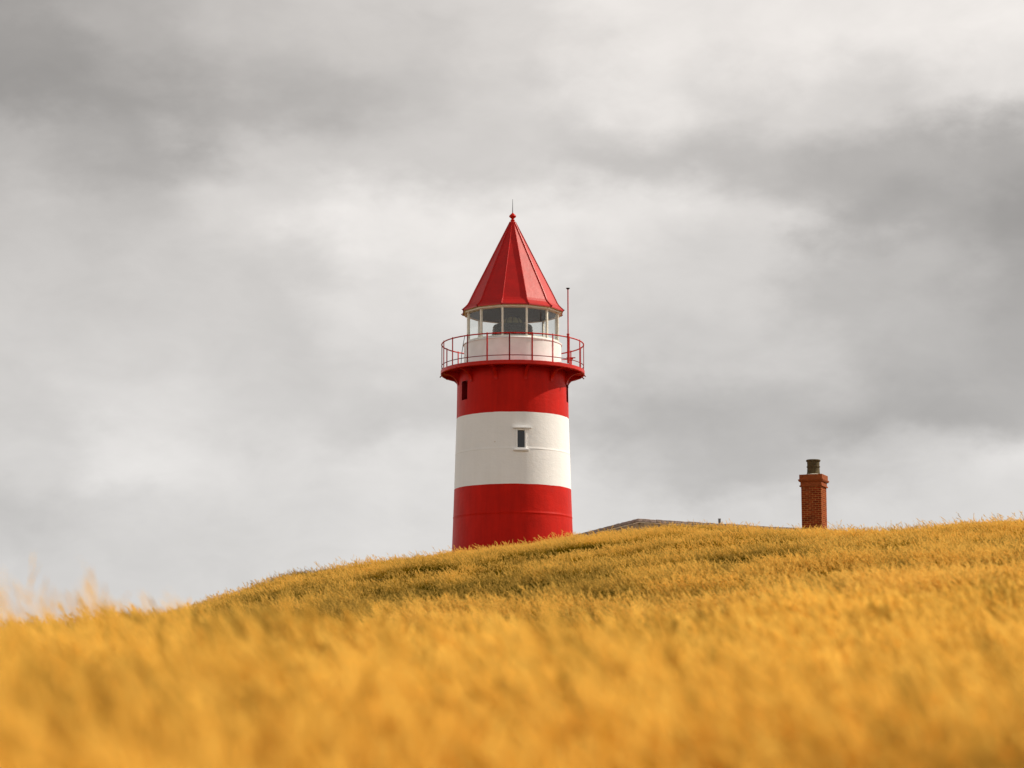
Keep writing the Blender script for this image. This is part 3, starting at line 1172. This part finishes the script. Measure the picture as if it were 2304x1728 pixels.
rows = [(40, [160, 178, 194, 204, 215, 232, 232, 232, 238]),
        (190, [154, 161, 180, 194, 206, 226, 212, 210, 227]),
        (320, [184, 172, 206, 208, 208, 196, 190, 180, 172]),
        (440, [199, 192, 213, 235, 235, 229, 217, 172, 158]),
        (580, [204, 203, 204, 222, 230, 214, 211, 188, 168]),
        (740, [206, 209, 206, 218, 220, 207, 205, 188, 176]),
        (890, [204, 217, 210, 204, 206, 184, 187, 174, 182]),
        (1010, [210, 226, 220, 225, 223, 202, 189, 204, 226]),
        (1110, [199, 212, 217, 222, 222, 216, 214, 219, 221]),
        (1260, [212, 213, 214, 219, 223, 223, 222, 221, 221])]
acc = None
for v, vals in rows:
    k = min(1, max(0, v / 1200))
    tint = (1.035 - .015 * k, .985 + .012 * k, .942 + .032 * k)
    us = np.linspace(0, 2304, 9)
    st = [((u + 150) / 2604, tuple(lin(c) * q for q in tint)) for u, c in zip(us, vals)]
    col = t.ramp(pos, st, 'B_SPLINE' if False else 'EASE')
    if acc is None:
        acc, vprev = col, v
    else:
        f = t.mapr(elw, ev(vprev), ev(v), smooth=True)
        acc = t.mix(f, acc, col)
        vprev = v
# fine wisps
wis = t.math('ADD', t.math('MULTIPLY', t.noise(cv, 3.5, 7, .6, .4), .6), t.math('MULTIPLY', t.noise(cv, 1.1, 5, .5), .6))
amp = t.mapr(wis, .35, .85, .92, 1.07)
# unseen cloud cover over the rest of the dome, brightness shaped for the lighting
allsky = t.ramp(t.noise(d, 2.2, 7, .55, .3), [(.3, (.72, .69, .65)), (.5, (.86, .83, .79)), (.7, (1.0, .97, .93))])
zen = t.mapr(sp.outputs[2], .08, .62, 1.5, .22, True)  # raised low down for fill, dimmed overhead to keep roof reflections dark
asc = t.n('ShaderNodeVectorMath', operation='SCALE', ins={0: allsky})
t.set(asc.inputs['Scale'], zen)
allsky = asc.outputs[0]
edge = t.math('MULTIPLY', t.math('MULTIPLY', t.mapr(t.math('ABSOLUTE', az), .26, .5, 1, 0, True), t.mapr(el, .36, .6, 1, 0, True)), 1.)
cl = t.mix(edge, allsky, acc)
s1 = t.n('ShaderNodeVectorMath', operation='SCALE', ins={0: cl})
t.set(s1.inputs['Scale'], t.math('MULTIPLY', amp, 10.))
fin = t.mix(.99, sky.outputs[0], s1.outputs[0])
t.set(bg.inputs['Color'], fin)
t.set(out.inputs[0], bg.outputs[0])

sl = bpy.data.lights.new('sun', 'SUN')
sl.energy = 5.0
sl.angle = R(.5)
sl.color = (1., .90, .76)
so = bpy.data.objects.new('sun', sl)
so.rotation_euler = SUN.to_track_quat('Z', 'Y').to_euler()
so.location = (60, 40, 60)
COL.objects.link(so)

# ------------------------------------------------------------------ camera
cam = bpy.data.cameras.new('camera')
cam.lens = 85
cam.sensor_width = 36
cam.clip_start = .05
cam.clip_end = 12000
cam.dof.use_dof = True
cam.dof.focus_distance = 90
cam.dof.aperture_fstop = 1.6
cam.dof.aperture_blades = 9
co = bpy.data.objects.new('camera', cam)
co.rotation_euler = (PI / 2 + TH, 0, 0)
COL.objects.link(co)
sc.camera = co

sc.view_settings.view_transform = 'Standard'
sc.view_settings.look = 'None'
sc.view_settings.exposure = 0
sc.view_settings.gamma = 1
sc.cycles.use_denoising = True
sc.cycles.max_bounces = 6
sc.cycles.diffuse_bounces = 3
sc.cycles.transparent_max_bounces = 16
sc.cycles.use_light_tree = False
